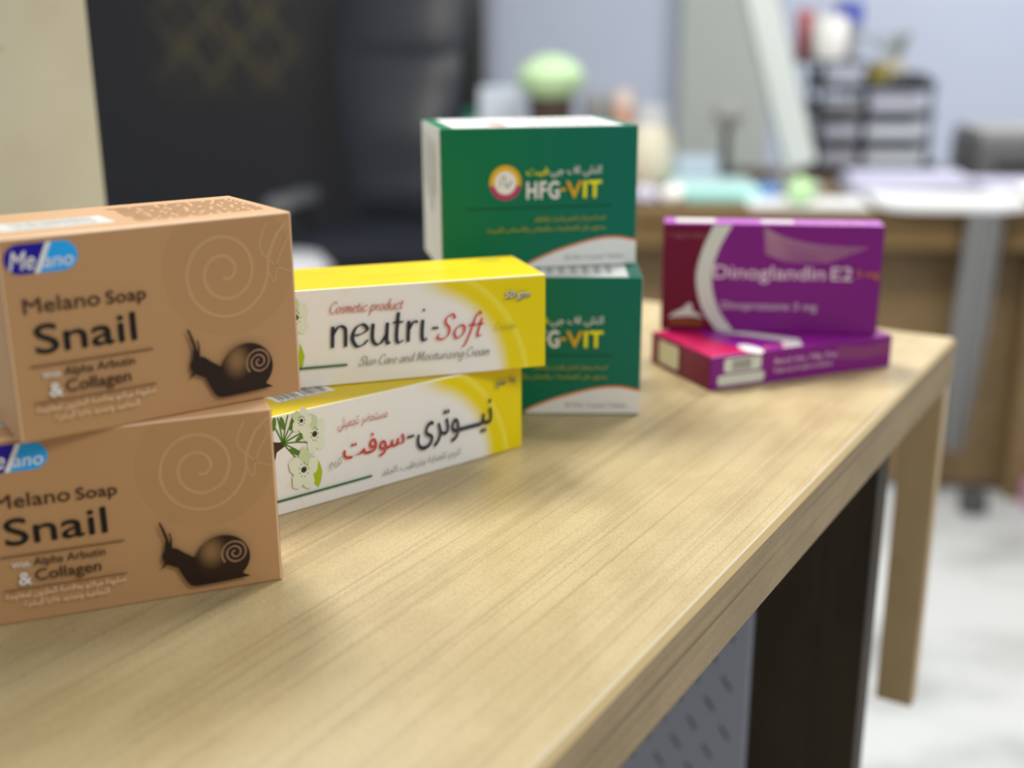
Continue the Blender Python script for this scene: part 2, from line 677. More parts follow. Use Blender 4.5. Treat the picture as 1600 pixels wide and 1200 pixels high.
mb.poly([(-TL, 0, Z0 - TT), (0, 0, Z0 - TT), (0, 0, Z0 - CH), (-TL, 0, Z0 - CH)], band_m)
mb.poly([(0, 0, Z0 - TT), (0, TD, Z0 - TT), (0, TD, Z0 - CH), (0, 0, Z0 - CH)], band_m)
gloss_m = mat('counter_edge_highlight', (0.62, 0.56, 0.42, 1), 0.18, 0.6)  # thin glossy strip, its colour paled to carry the edge highlight
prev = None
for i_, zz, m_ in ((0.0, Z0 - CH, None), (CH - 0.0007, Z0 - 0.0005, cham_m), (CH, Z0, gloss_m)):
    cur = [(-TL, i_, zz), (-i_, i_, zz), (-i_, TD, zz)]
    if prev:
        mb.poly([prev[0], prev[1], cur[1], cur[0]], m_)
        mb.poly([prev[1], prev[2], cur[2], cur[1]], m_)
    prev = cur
mb.build('edge_band', counter)
for xs in (-0.175, -1.6):
    mb = MB()
    mb.box(xs, xs + 0.025, 0.004, TD - 0.01, 0.0, Z0 - TT, slab_m, 0.001)
    mb.build('support_panel', counter)
mb = MB()
mb.box(-0.016, -0.001, 0.001, 0.0275, Z0 - 0.281, Z0 - TT, post_m, 0.0008)
mb.build('corner_post', counter)

# steel cabinet tucked under the counter
steel_m = mat('perforated_grey_steel', (0.33, 0.345, 0.40, 1), 0.45, 0.5, 0.0)
slot_m = mat('slot_dark', (0.14, 0.145, 0.17, 1), 0.8, 0.2)
R3 = Matrix.Rotation(TA, 3, 'Z')


def on_counter(x, y, z=0.0):
    p = R3 @ Vector((x, y, 0))
    return (0.3055 + p.x, 0.7781 + p.y, z)


mb = MB()
mb.box(-0.1815, -0.1752, 0.072, 0.43, 0.01, Z0 - TT - 0.003, steel_m, 0.001)
for r in range(34):
    for q in range(16):
        yy = 0.086 + q * 0.0225 + (0.011 if r % 2 else 0)
        zz = 0.33 + r * 0.018
        if yy > 0.42:
            continue
        pts = []
        for k in range(10):
            a = 2 * math.pi * k / 10
            e_ = 0.0042 if math.cos(a) > 0 else -0.0042
            ly, lz = e_ + 0.0013 * math.cos(a), 0.0013 * math.sin(a)
            ca, sa = math.cos(0.95), math.sin(0.95)
            pts.append((-0.1817, yy + ly * ca - lz * sa, zz + ly * sa + lz * ca))
        mb.poly(pts, slot_m)
tag(mb.build('perforated_panel', counter), 'grey perforated steel panel')

# ------------------------------------------------------------------ cartons
S_DIM = (0.1038, 0.0565, 0.0691)
Y_DIM = (0.1443, 0.0519, 0.0455)
G_DIM = (0.1102, 0.0715, 0.0765)
P_DIM = (0.1338, 0.0203, 0.0683)
P_FLAT = (0.1338, 0.0683, 0.0203)
GAP = 0.0002

# ---- tan soap boxes
soap_front = carton('soap_card_tan', C(158, 122, 84))
t = NT(soap_front)
uvn = t.n('ShaderNodeTexCoord')
sep = t.n('ShaderNodeSeparateXYZ')
t.link(uvn.outputs['UV'], sep.inputs[0])
du = t.math('SUBTRACT', sep.outputs[0], 78.0)
dv = t.math('SUBTRACT', sep.outputs[1], 51.0)
rr = t.math('SQRT', t.math('ADD', t.math('MULTIPLY', du, du), t.math('MULTIPLY', dv, dv)))
ring = t.math('MULTIPLY', t.math('SUBTRACT', 1.0, t.smooth(rr, 24.5, 25.2)), 0.75)
t.color(t.mix(ring, C(158, 122, 84, 1.42), C(152, 117, 79, 1.42)))
soap_top = carton('soap_card_top', C(184, 148, 112))
shell_m = carton('ink_snail_shell', rgb(50, 30, 20))
t = NT(shell_m)
uvn = t.n('ShaderNodeTexCoord')
sep = t.n('ShaderNodeSeparateXYZ')
t.link(uvn.outputs['UV'], sep.inputs[0])
du = t.math('MULTIPLY', t.math('SUBTRACT', sep.outputs[0], 77.5), 1.3)
dv = t.math('SUBTRACT', sep.outputs[1], 17.0)
rr = t.math('SQRT', t.math('ADD', t.math('MULTIPLY', du, du), t.math('MULTIPLY', dv, dv)))
t.color(t.mix(t.smooth(rr, 0.0, 8.5), rgb(140, 108, 68), rgb(46, 27, 18)))
ink_snail = carton('ink_snail_body', rgb(40, 24, 18))


def soap_art(p):
    # pale spiral in the background
    pts = []
    for k in range(120):
        a = math.radians(8 - 830 + k * 830 / 119)
        r = 1.6 + 14.6 * (k / 119) ** 0.9
        pts.append((75.9 + r * 1.05 * math.cos(a), 49.6 + r * math.sin(a) * 1.1))
    pts += [(94.2, 56), (97.0, 61.5), (101.6, 66)]
    p.stroke(pts, ink_tan_light, 1.15, 1.0, n=1, spline=False)
    p.lay += 1
    p.stroke([(92.5, 49), (95, 44), (97, 52), (101.5, 60)], ink_tan_light, 0.7)
    p.stroke([(93, 66), (90, 57), (96, 50), (102, 47)], ink_tan_light, 0.7)
    p.lay += 1
    # oval brand badge
    p.pill(2.2, 57.0, 25.6, 66.9, ink_sky)
    pts = []
    r = 4.95
    for k in range(19):
        a = math.radians(90 + k * 10)
        pts.append((2.2 + r + r * math.cos(a), 61.95 + r * math.sin(a)))
    pts += [(11.6, 57.0), (16.4, 66.9)]
    p.poly(pts, ink_navy)
    p.poly([(11.2, 57.0), (12.9, 57.0), (17.5, 66.9), (15.8, 66.9)], ink_white)
    p.text('Me', 3.6, 58.6, 11.8, 6.3, ink_white, shear=0.3, bold=0.012)
    p.text('ano', 14.2, 58.6, 24.0, 5.0, ink_white, shear=0.2)
    p.text('Melano', 6.4, 43.9, 31.2, 5.4, ink_brown, bold=0.004)
    p.text('Soap', 33.2, 43.9, 46.9, 4.6, ink_brown, bold=0.006)
    p.text('Snail', 8.7, 30.2, 42.3, 10.4, ink_black, bold=0.008)
    p.rect(6.2, 25.8, 47.6, 26.3, ink_rule)
    p.text('Alpha Arbutin', 16.8, 21.6, 40.8, 3.2, ink_brown, bold=0.004)
    p.text('Collagen', 16.8, 15.9, 38.8, 4.4, ink_brown, bold=0.008)
    p.text('With', 9.6, 21.7, 15.4, 2.2, ink_white, bold=0.01)
    p.text('&', 11.3, 15.1, 15.4, 4.9, ink_white, bold=0.02)
    p.rect(6.0, 13.3, 47.4, 13.8, ink_rule)
    p.text('صابونة ميلانو بخلاصة الحلزون لمقاومة', 6.4, 9.7, 46.8, 3.1, ink_cream, ar=True, bold=0.004)
    p.text('التجاعيد وتجديد خلايا البشرة', 12.2, 6.2, 40.7, 3.1, ink_cream, ar=True, bold=0.004)
    # the snail
    body = [(60.2, 19.0), (59.9, 17.0), (60.6, 15.4), (59.3, 13.0), (61.4, 14.4), (63.0, 13.6), (65.2, 12.6), (66.6, 9.4), (68.2, 6.0), (69.6, 4.4), (72.0, 4.0), (80, 4.2), (91.2, 4.7), (88.6, 6.3), (88.4, 8.4), (86, 11), (76, 13), (71.4, 15.6), (67.8, 18.2), (65.4, 20.2), (63.4, 20.9), (61.4, 20.6)]
    p.poly(body, ink_snail)
    p.poly([(61.0, 20.0), (61.6, 24.2), (60.6, 28.0), (59.7, 31.2), (60.4, 31.3), (61.6, 28.3), (62.7, 24.5), (63.0, 22.6), (63.3, 24.5), (62.9, 26.7), (63.5, 26.8), (64.0, 24.2), (63.7, 20.3)], ink_snail)
    p.ellipse(81.6, 13.6, 9.9, 9.3, shell_m, rot=-0.1)
    pts = []
    for k in range(70):
        a = math.radians(-140 - k * 12.5)
        r = 5.2 * (1 - k / 78)
        pts.append((86.1 + r * math.cos(a) * 0.98, 15.2 + r * math.sin(a)))
    p.stroke(pts, ink_shell_line, 0.75, 0.55, n=1, spline=False)
    p.lay += 1


def soap_top_art(p):
    p.rect(5.5, 13.5, 43.5, 32.5, ink_white)
    p.barcode(11.0, 20.0, 39.0, 31.0, ink_lgreytext, 5)
    p.text('6 223007 150438', 11, 16.0, 38, 2.4, ink_lgreytext)
    r = random.Random(3)
    for k in range(9):
        v = 12 + k * 4.1
        u = 50 + r.random() * 2
        while u < 98:
            wd = 2 + r.random() * 7
            p.rect(u, v, min(u + wd, 99), v + 1.3, ink_tan_dark)
            p.lay -= 1
            u += wd + 1.2
    p.lay += 1


soap_mats = {'F': soap_front, 'T': soap_top, 'B': soap_top, 'U': soap_top, 'E': soap_top}
soap_edge = carton('soap_card_crease_highlight', C(190, 160, 128))  # pale crease colour that also paints the highlight along the upper edges
make_carton('soap_box', 'tan snail soap box lying askew on another, white barcode label on its lid', 'soap box', 'tan snail soap boxes',
            S_DIM, (-0.0805, 0.4296, 0.6246), Z0 + S_DIM[2] + GAP, soap_mats, {'F': soap_art, 'T': soap_top_art}, edge=soap_edge)
make_carton('soap_box', 'tan snail soap box standing on the counter beneath the other, nearest carton to the viewer', 'soap box', 'tan snail soap boxes',
            S_DIM, (-0.0879, 0.4088, 0.3691), Z0, soap_mats, {'F': soap_art, 'T': soap_top_art}, edge=soap_edge)


# ---- yellow and white cream boxes
def cream_front(name):
    m = carton(name, (0.8, 0.8, 0.76, 1))
    t = NT(m)
    uvn = t.n('ShaderNodeTexCoord')
    sep = t.n('ShaderNodeSeparateXYZ')
    t.link(uvn.outputs['UV'], sep.inputs[0])

    def rad(cu, cv):
        a = t.math('SUBTRACT', sep.outputs[0], cu)
        b = t.math('SUBTRACT', sep.outputs[1], cv)
        return t.math('SQRT', t.math('ADD', t.math('MULTIPLY', a, a), t.math('MULTIPLY', b, b)))
    r1 = rad(80.0, 0.0)
    yel = t.math('MULTIPLY', t.smooth(r1, 37.5, 46.5), t.smooth(sep.outputs[0], 78.0, 97.0))
    c = t.mix(yel, (0.84, 0.85, 0.84, 1), C(190, 174, 2))
    r2_ = rad(74.0, -6.0)
    band = t.math('MULTIPLY', t.smooth(r2_, 57.0, 60.0), t.math('SUBTRACT', 1.0, t.smooth(r2_, 61.0, 61.6)))
    band = t.math('MULTIPLY', band, t.math('MULTIPLY', yel, 0.35))
    c = t.mix(band, c, C(206, 196, 90))
    # soft grey-green wash near the flower
    wz = t.noise(t.coord('UV', (0.05, 0.03, 1)), 2.0, 2)
    wash = t.math('MULTIPLY', t.smooth(wz, 0.55, 0.75), t.math('SUBTRACT', 1.0, t.smooth(sep.outputs[0], 30.0, 60.0)))
    c = t.mix(t.math('MULTIPLY', wash, 0.6), c, C(170, 176, 160))
    t.color(c)
    return m


cream_f = cream_front('cream_card_front')
yellow_m = carton('cream_card_yellow', C(196, 174, 0, 1.25))
yellow_edge = carton('cream_card_crease_highlight', (0.86, 0.84, 0.62, 1))  # whitish crease, doubling as a painted highlight on the upper edges


def blossom(p, cu, cv, R_, rot, squash=1.0):
    for k in range(5):
        a = rot + k * 2 * math.pi / 5
        pts = []
        for j in range(22):
            q = 2 * math.pi * j / 22
            rx = R_ * 0.56 * (1 + 0.08 * math.sin(5 * q + k))
            x = R_ * 0.58 + rx * math.cos(q)
            y = R_ * 0.46 * math.sin(q) * (1 + 0.1 * math.sin(4 * q))
            pts.append((cu + (x * math.cos(a) - y * math.sin(a)) * squash, cv + x * math.sin(a) + y * math.cos(a)))
        p.poly(pts, ink_petal if k % 2 == 0 else ink_petal_shade if k == 1 else ink_petal)
    p.ellipse(cu, cv, R_ * 0.16, R_ * 0.16, ink_twig, 12)
    for k in range(9):
        a = k * 0.7
        p.ellipse(cu + R_ * 0.36 * math.cos(a) * squash, cv + R_ * 0.36 * math.sin(a), 0.28, 0.28, ink_twig, 8)
        p.lay -= 1
    p.lay += 1


def branch(p):
    p.poly([(1.0, 31.5), (4.0, 29.0), (5.2, 25.6), (6.2, 29.2), (11.4, 31.6), (11.0, 33.6), (7.6, 33.4), (4.0, 34.4), (1.0, 34.0)], ink_twig)
    for tip, wd in (((3.6, 44.0), .7), ((7.6, 44.6), .7), ((12.6, 44.8), .7), ((16.5, 43.6), .7), ((23.0, 35.5), .8), ((22.5, 30.0), .7), ((18.5, 26.0), .6), ((17.0, 22.0), .6), ((20, 40), .6)):
        p.stroke([(9.4, 32.4), (9.4 + (tip[0] - 9.4) * .5, 32.4 + (tip[1] - 32.4) * .55 + .6), tip], ink_stem, wd)
    p.lay += 1
    for u, v, a in ((5.6, 42.0, 1.4), (9.6, 41.6, 1.75), (14.2, 40.4, 1.3), (18.2, 33.6, .5), (14.6, 27.6, -.6)):
        p.ellipse(u, v, 3.1, 1.1, ink_stem, 16, a)
    p.poly([(23.6, 23.5), (26.4, 20.5), (27.8, 15.5), (26.8, 11.0), (25.4, 8.4), (23.0, 11.5), (21.8, 15.0)], ink_leaf)
    blossom(p, 24.8, 33.5, 8.4, 0.5, 0.62)
    blossom(p, 18.6, 41.0, 5.6, 1.2, 0.8)
    blossom(p, 18.3, 18.6, 8.8, 0.2, 0.75)


def cream_art_latin(p):
    branch(p)
    p.rect(3.0, 9.2, 47.0, 10.2, ink_green_line)
    p.script('Cosmetic product', 39.6, 34.2, 73.6, 2.7, ink_rose, 0.62, 0.3)
    p.script('neutri', 39.0, 18.2, 85.2, 9.9, ink_char, 1.75, 0.55, shear=0.07, nib=math.radians(20))
    p.rect(87.3, 23.2, 90.3, 24.3, ink_char)
    p.script('Soft', 89.6, 18.2, 111.2, 6.0, ink_red, 1.15, 0.45, shear=0.28)
    p.script('Cream', 117.6, 20.4, 128.2, 1.9, ink_mustard, 0.4, 0.2, shear=0.2)
    p.script('Skin Care and Moisturizing Cream', 52.2, 8.7, 115.0, 2.3, ink_grey, 0.5, 0.25)
    p.text('50 gm', 123.3, 35.2, 135.4, 3.4, ink_black, shear=0.2, bold=0.03)
    p.text('50 gm', 122.9, 35.6, 135.0, 3.4, ink_white, shear=0.2, bold=0.004)


def cream_art_arabic(p):
    branch(p)
    p.rect(0.8, 6.6, 53.2, 7.6, ink_green_line)
    p.text('مستحضر تجميلى', 36.4, 32.0, 62.8, 6.2, ink_rose, ar=True)
    p.text('سوفت', 38.6, 15.4, 71.6, 12.2, ink_red, ar=True, bold=0.006)
    p.rect(73.0, 20.6, 77.0, 21.8, ink_char)
    p.text('نيـــوترى', 78.6, 13.0, 123.6, 17.0, ink_char, ar=True, bold=0.008)
    p.text('كريم', 31.0, 15.0, 37.6, 5.4, ink_grey, ar=True)
    p.text('كريم للعناية وترطيب الجلد', 58.4, 4.4, 104.0, 4.8, ink_grey, ar=True)
    p.text('٥٠ جم', 126.6, 34.2, 138.0, 3.9, ink_black, ar=True, bold=0.03)
    p.text('٥٠ جم', 126.2, 34.6, 137.6, 3.9, ink_lgreytext, ar=True)


def cream_top_text(p):
    p.text('Composition: Light paraffin, Wax, Glycerin', 33, 36.0, 60, 2.4, ink_mustard)
    p.text('For external use only. Store in a cool dry place away from light', 58, 20.0, 106, 2.4, ink_mustard)
    p.ellipse(128.5, 42.5, 6.0, 3.6, ink_mustard, 24)


def cream_top_bar(p):
    p.rect(16.6, 15.6, 46.0, 38.0, ink_white)
    p.barcode(19.0, 18.6, 43.6, 36.5, ink_black, 11, gap=(30.0, 31.5))
    p.text('6 224000 391051', 18.6, 16.2, 43.4, 1.5, ink_black)


cream_mats = {'F': cream_f, 'T': yellow_m, 'B': yellow_m, 'U': yellow_m, 'E': yellow_m}
make_carton('cream_box', 'yellow and white skin cream box with latin lettering, lying on top of its twin', 'cream box', 'yellow and white skin cream boxes',
            Y_DIM, (0.0169, 0.5472, 0.3100), Z0 + Y_DIM[2] + GAP, cream_mats, {'F': cream_art_latin, 'T': cream_top_text}, edge=yellow_edge)
make_carton('cream_box', 'yellow and white skin cream box with arabic lettering and blossom, lying on the counter', 'cream box', 'yellow and white skin cream boxes',
            Y_DIM, (0.0054, 0.5594, 0.6925), Z0, cream_mats, {'F': cream_art_arabic, 'T': cream_top_bar}, bulge=0.0016, edge=yellow_edge)

# ---- green vitamin boxes
green_f = carton('vitamin_card_green', C(0, 92, 62))
t = NT(green_f)
uvn = t.n('ShaderNodeTexCoord')
sep = t.n('ShaderNodeSeparateXYZ')
t.link(uvn.outputs['UV'], sep.inputs[0])
c = t.mix(t.smooth(sep.outputs[0], 5.0, 105.0), C(0, 92, 56), C(0, 88, 72))
t.color(c)
vit_white = carton('vitamin_card_white', (0.80, 0.82, 0.81, 1))


def arc_pts(n=24):
    out = []
    P_ = catmull([(46.0, 1.2, 0), (51.4, 4.6, 0), (66.6, 10.4, 0), (85.7, 15.2, 0), (98.2, 16.0, 0), (109.6, 13.9, 0)], 6)
    return [(q.x, q.y) for q in P_]


def vit_art(p):
    p.rect(14.0, 33.2, 95.0, 34.2, ink_dkgreen)
    a = arc_pts()
    p.poly(a + [(109.6, 0.8), (46.0, 0.8)], vit_white)
    p.stroke(a, ink_orange, 1.15, 0.9, n=1, spline=False)
    p.lay += 1
    p.text('30 Film Coated Tablets', 68.6, 4.2, 102.6, 2.9, ink_grey)
    # round emblem, gold above and magenta below
    p.ellipse(35.7, 47.4, 8.7, 9.3, ink_gold)
    p.poly([(35.7 + 8.7 * math.cos(math.radians(x)), 47.4 + 9.3 * math.sin(math.radians(x))) for x in range(190, 356, 8)], ink_magenta)
    p.ellipse(35.7, 47.4, 5.9, 6.3, ink_white)
    p.stroke([(32.6, 45.4), (33.4, 49.8), (35.2, 50.6), (35.6, 46.0), (37.4, 45.0)], ink_grey, 0.8, 0.5)
    p.stroke([(36.8, 45.0), (39.0, 48.2)], ink_navy, 0.9, 0.6)
    p.lay += 1
    p.text('اتش اف جى', 60.6, 50.0, 88.9, 5.6, ink_white, ar=True, bold=0.01)
    p.text('فيت', 47.2, 50.2, 59.2, 5.2, ink_lime, ar=True, bold=0.01)
    p.text('HFG', 47.4, 38.5, 65.2, 9.6, ink_white, bold=0.03, space=1.12)
    p.rect(66.0, 42.2, 69.0, 43.8, ink_gold)
    p.text('V', 69.4, 38.5, 77.8, 9.4, ink_gold, bold=0.03)
    p.text('IT', 79.0, 38.5, 88.8, 9.4, ink_lime, bold=0.035)
    p.text('لصحة وجمال الشعر والبشرة والأظافر', 51.4, 25.6, 91.2, 3.6, ink_mustard, ar=True, bold=0.006)
    p.text('يحتوى على الفيتامينات والمعادن والأحماض الأمينية', 25.2, 20.4, 91.3, 3.6, ink_mustard, ar=True, bold=0.006)


def vit_top(p):
    p.rect(8.0, 1.2, 102.0, 70.3, vit_white)
    p.ellipse(35, 22, 5.5, 14.0, ink_rose, 24)
    for k in range(7):
        p.rect(52 + k * 6.5, 10, 55 + k * 6.5, 60, ink_lgreytext)
        p.lay -= 1
    p.lay += 1


def vit_end(p):
    for u, v0, v1 in ((18, 42, 72), (30, 36, 72), (44, 30, 70), (55, 40, 70)):
        p.rect(u, v0, u + 3, v1, ink_lgreytext)
        p.lay -= 1
    p.lay += 1


vit_mats = {'F': green_f, 'T': green_f, 'B': green_f, 'U': vit_white, 'E': vit_white}
make_carton('vitamin_box', 'tall green vitamin box stacked on top of its twin, with white left end', 'vitamin box', 'green vitamin boxes',
            G_DIM, (0.0699, 0.6466, 0.2008), Z0 + G_DIM[2] + GAP, vit_mats, {'F': vit_art, 'T': vit_top}, vit_white, vit_end)
make_carton('vitamin_box', 'green vitamin box standing on the counter under its twin, half hidden by the cream boxes', 'vitamin box', 'green vitamin boxes',
            G_DIM, (0.0704, 0.6100, -0.0246), Z0, vit_mats, {'F': vit_art, 'T': vit_top}, vit_white, vit_end)

# ---- purple tablet boxes
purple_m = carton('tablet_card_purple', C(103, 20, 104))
maroon_m = carton('tablet_card_maroon', C(86, 0, 36))
swoosh_m = carton('ink_swoosh_bronze', C(166, 132, 138, 1.5))


def tab_art(p):
    L = catmull([(31, 67.4, 0), (24.6, 52, 0), (21.3, 34, 0), (25.6, 15, 0), (35, 0.9, 0)], 8)
    R = catmull([(42.2, 67.4, 0), (34.6, 52, 0), (30.9, 34, 0), (35.6, 15, 0), (45.4, 0.9, 0)], 8)
    p.poly([(0.8, 0.9), (0.8, 67.4)] + [(q.x, q.y) for q in L], maroon_m)
    i = len(p.mb.v)
    n = len(L)
    p.mb.v += [p.P(q.x, q.y) for q in L] + [p.P(q.x, q.y) for q in R]
    for j in range(n - 1):
        p.mb.f.append([i + j, i + n + j, i + n + j + 1, i + j + 1])
        p.mb.m.append(p.mb.mi(ink_silver))
        p.mb.uv.append([(0, 0)] * 4)
    p.lay += 1
    for k in range(9):
        q = k / 8
        p.stroke([(61.5 + q * 1.5, 65.6 - q * 15), (74 + q * 4, 59.8 - q * 14), (95 + q * 2, 55.6 - q * 10), (124 - q * 22, 54.4 - q * 9)], swoosh_m, 1.5, 0.35, nib=0.0)
    p.lay += 1
    p.text('Dinoglandin', 32.0, 34.2, 99.6, 8.6, ink_pinkgrey, bold=0.015)
    p.text('E2', 103.4, 34.2, 116.0, 8.6, ink_pinkgrey, bold=0.015)
    p.text('3 mg', 118.6, 36.6, 132.0, 4.4, carton('ink_ochre', C(180, 108, 22)), bold=0.01)
    p.text('Dinoprostone 3 mg', 37.8, 15.0, 96.0, 4.8, ink_pinkgrey, bold=0.004)
    p.text('3 vaginal tablets', 3.6, 59.4, 27.4, 3.6, ink_maroon_text)
    p.poly([(4.8, 8.4), (8, 11.6), (14, 14.6), (17.5, 18.2), (19.6, 17.0), (19.4, 13.6), (23, 11.6), (27.2, 8.4), (20, 9.6), (12, 9.2)], ink_silver)
    p.poly([(5, 3.4), (27, 3.4), (26, 7.2), (16, 8.4), (6, 7.2)], ink_bronze)


def tab_top(p):
    p.rect(8.0, 4.0, 32.0, 17.5, ink_silver)
    p.rect(60.0, 5.0, 80.0, 15.0, ink_silver)
    p.text('Dinoglandin E2', 84, 7.5, 122, 5.0, ink_pinkgrey)


def tab_side(p):
    p.pill(10.2, 9.6, 36.2, 18.4, ink_silver, 2.5)
    p.barcode(15.5, 10.8, 29.5, 17.2, ink_black, 4)
    p.pill(6.0, 2.0, 38.6, 8.4, ink_silver, 2.0)
    p.text('Batch No. Mfg. Exp.', 45.8, 11.6, 92.4, 3.0, ink_pinkgrey)
    p.text('Keep out of reach of children', 45.8, 6.0, 88.0, 3.0, ink_pinkgrey)
    for k in range(5):
        p.stroke([(92, 16.8 - k * 1.7), (112, 14.0 - k * 1.4), (132, 17.0 - k * 1.9)], ink_maroon_text, 0.6)
    p.lay += 1


def tab_face_up(p):
    p.poly([(0.8, 0.8), (36, 0.8), (27, 18), (24, 36), (27, 54), (33, 67.5), (0.8, 67.5)], carton('ink_crimson', C(150, 14, 66)))
    p.poly([(30.0, 62.0), (40.0, 62.0), (74.0, 15.5), (66.0, 0.9), (52.0, 0.9), (61.0, 15.5)], ink_white)
    p.ellipse(33.0, 7.0, 5.5, 11.0, ink_white, 24)
    p.ellipse(76.0, 42.0, 6.0, 4.0, ink_pinkgrey, 20)
    p.stroke([(38, 3), (48, 7), (58, 4)], ink_orange, 2.0, 1.2)
    p.lay += 1


def tab_end(p):
    p.pill(11.6, 3.6, 35.0, 18.2, carton('ink_pale_olive', C(160, 155, 126)), 2.0)


sheen_m = carton('tablet_card_purple_sheen', C(140, 72, 148))  # the card's purple, lightened to stand in for the glossy sheen on top
tab_mats = {'F': purple_m, 'T': sheen_m, 'B': purple_m, 'U': purple_m, 'E': maroon_m}
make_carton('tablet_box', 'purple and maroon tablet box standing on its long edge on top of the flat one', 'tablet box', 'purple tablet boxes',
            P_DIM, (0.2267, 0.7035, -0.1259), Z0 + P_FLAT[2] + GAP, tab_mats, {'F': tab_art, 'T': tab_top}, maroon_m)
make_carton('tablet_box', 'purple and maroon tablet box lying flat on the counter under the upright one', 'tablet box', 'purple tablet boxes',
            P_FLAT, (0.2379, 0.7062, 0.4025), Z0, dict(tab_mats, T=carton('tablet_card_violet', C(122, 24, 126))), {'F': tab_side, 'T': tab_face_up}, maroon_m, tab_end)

# ================================================================== background
# dark partition with a faint gold lattice
part_m = mat('dark_panel_lattice', (0.030, 0.031, 0.035, 1), 0.6, 0.3)
t = NT(part_m)
tc = t.n('ShaderNodeTexCoord')
sep = t.n('ShaderNodeSeparateXYZ')
t.link(tc.outputs['Object'], sep.inputs[0])


def lattice(k, off):
    q = t.math('ADD', t.math('MULTIPLY', sep.outputs[0], k), sep.outputs[2])
    q = t.math('ABSOLUTE', t.math('SUBTRACT', t.math('FRACT', t.math('MULTIPLY', t.math('ADD', q, off), 4.2)), 0.5))
    return t.math('SUBTRACT', 1.0, t.smooth(q, 0.05, 0.11))


la = t.math('MAXIMUM', lattice(1.1, 0.0), lattice(-1.1, 0.06))
la = t.math('MAXIMUM', la, lattice(2.6, 0.1))
mask = t.math('MULTIPLY', t.smooth(sep.outputs[2], 0.92, 1.1), t.math('SUBTRACT', 1.0, t.smooth(t.math('ABSOLUTE', t.math('ADD', sep.outputs[0], 0.12)), 0.18, 0.34)))
t.color(t.mix(t.math('MULTIPLY', t.math('MULTIPLY', la, mask), 0.9), (0.019, 0.020, 0.025, 1), (0.075, 0.066, 0.034, 1)))
pt_ = thing('partition_screen', 'tall dark charcoal partition with faint gold lattice behind the black chair', 'partition', (-0.98, 4.76, 0))
mb = MB()
mb.box(-0.82, 0.82, -0.02, 0.02, 0.05, 2.15, part_m, 0.004)
mb.build('panel', pt_)
frame_m = mat('partition_frame', (0.05, 0.052, 0.05, 1), 0.4)
mb = MB()
for s in (-1, 1):
    mb.box(s * 0.85 - 0.03, s * 0.85 + 0.03, -0.03, 0.03, 0.0, 2.2, frame_m, 0.004)
mb.box(-0.82, 0.82, -0.03, 0.03, 2.15, 2.2, frame_m, 0.004)
mb.box(-0.82, 0.82, -0.03, 0.03, 0.0, 0.05, frame_m, 0.004)
mb.build('frame', pt_)

# black leather office chair
leather = mat('black_leather', (0.017, 0.020, 0.031, 1), 0.42, 0.5)
t = NT(leather)
t.bump(t.noise(t.coord('Object'), 40.0, 3), 0.3, 0.004)
plastic_b = mat('black_plastic', (0.02, 0.02, 0.022, 1), 0.35)
arm_m = mat('armrest_grey_pad', (0.16, 0.17, 0.18, 1), 0.3)
chair = thing('office_chair', 'high-backed black leather office chair in front of the dark partition', 'chair', (-0.47, 4.12, 0), math.radians(-12))


def cushion(mb, w_, h_, d_, m, xf, n=10, ridges=0, taper=0.0):
    b = bmesh.new()
    bmesh.ops.create_grid(b, x_segments=n, y_segments=n, size=0.5)
    res = bmesh.ops.extrude_face_region(b, geom=list(b.faces))
    tops = {q for q in res['geom'] if isinstance(q, bmesh.types.BMVert)}
    for q in b.verts:
        u, v = q.co.x * 2, q.co.y * 2
        f = (1 - abs(u) ** 3.2) * (1 - abs(v) ** 3.2)
        th = d_ * (0.25 + 0.75 * max(f, 0) ** 0.5)
        if ridges:
            th *= 1 + 0.16 * math.cos(v * math.pi * ridges)
        k = 1 - 0.10 * (abs(v) ** 4)
        k *= 1 - taper * (1 - v) / 2
        q.co = Vector((u * w_ / 2 * k, v * h_ / 2 * (1 - 0.06 * abs(u) ** 4), th / 2 if q in tops else -th / 2))
    bmesh.ops.recalc_face_normals(b, faces=list(b.faces))
    mb.bm(b, m, xf)


# seat, back, headrest
mb = MB()
cushion(mb, 0.52, 0.52, 0.12, leather, Matrix.Translation((0, 0, 0.50)))
mb.build('seat', chair, True)
mb = MB()
cushion(mb, 0.50, 0.62, 0.13, leather, Matrix.Translation((0, 0.27, 0.86)) @ Matrix.Rotation(math.radians(80), 4, 'X'), ridges=2, taper=0.35)
mb.build('backrest', chair, True)
mb = MB()
cushion(mb, 0.48, 0.34, 0.13, leather, Matrix.Translation((0, 0.36, 1.26)) @ Matrix.Rotation(math.radians(78), 4, 'X'))
mb.build('headrest', chair, True)
for s in (-1, 1):
    mb = MB()
    mb.tube([(s * 0.25, 0.2, 0.47), (s * 0.31, 0.16, 0.50), (s * 0.32, 0.1, 0.58), (s * 0.31, -0.02, 0.62)], 0.018, plastic_b)
    arm = mb.build('armrest', chair, True)
    mb = MB()
    mb.box(s * 0.31 - 0.045, s * 0.31 + 0.045, -0.17, 0.14, 0.62, 0.665, arm_m, 0.017, 3)
    mb.build('arm_pad', arm, True)
mb = MB()
mb.lathe([(0.028, 0.10), (0.028, 0.30), (0.02, 0.30), (0.02, 0.445), (0.09, 0.445), (0.09, 0.46)], plastic_b)
mb.build('gas_column', chair, True)
mb = MB()
mb.lathe([(0.05, 0.07), (0.05, 0.12), (0.03, 0.125)], plastic_b)
for k in range(5):
    a = k * 2 * math.pi / 5 + 0.3
    mb.tube([(0.03 * math.cos(a), 0.03 * math.sin(a), 0.105), (0.30 * math.cos(a), 0.30 * math.sin(a), 0.075)], [0.024, 0.016], plastic_b)
mb.build('star_base', chair, True)
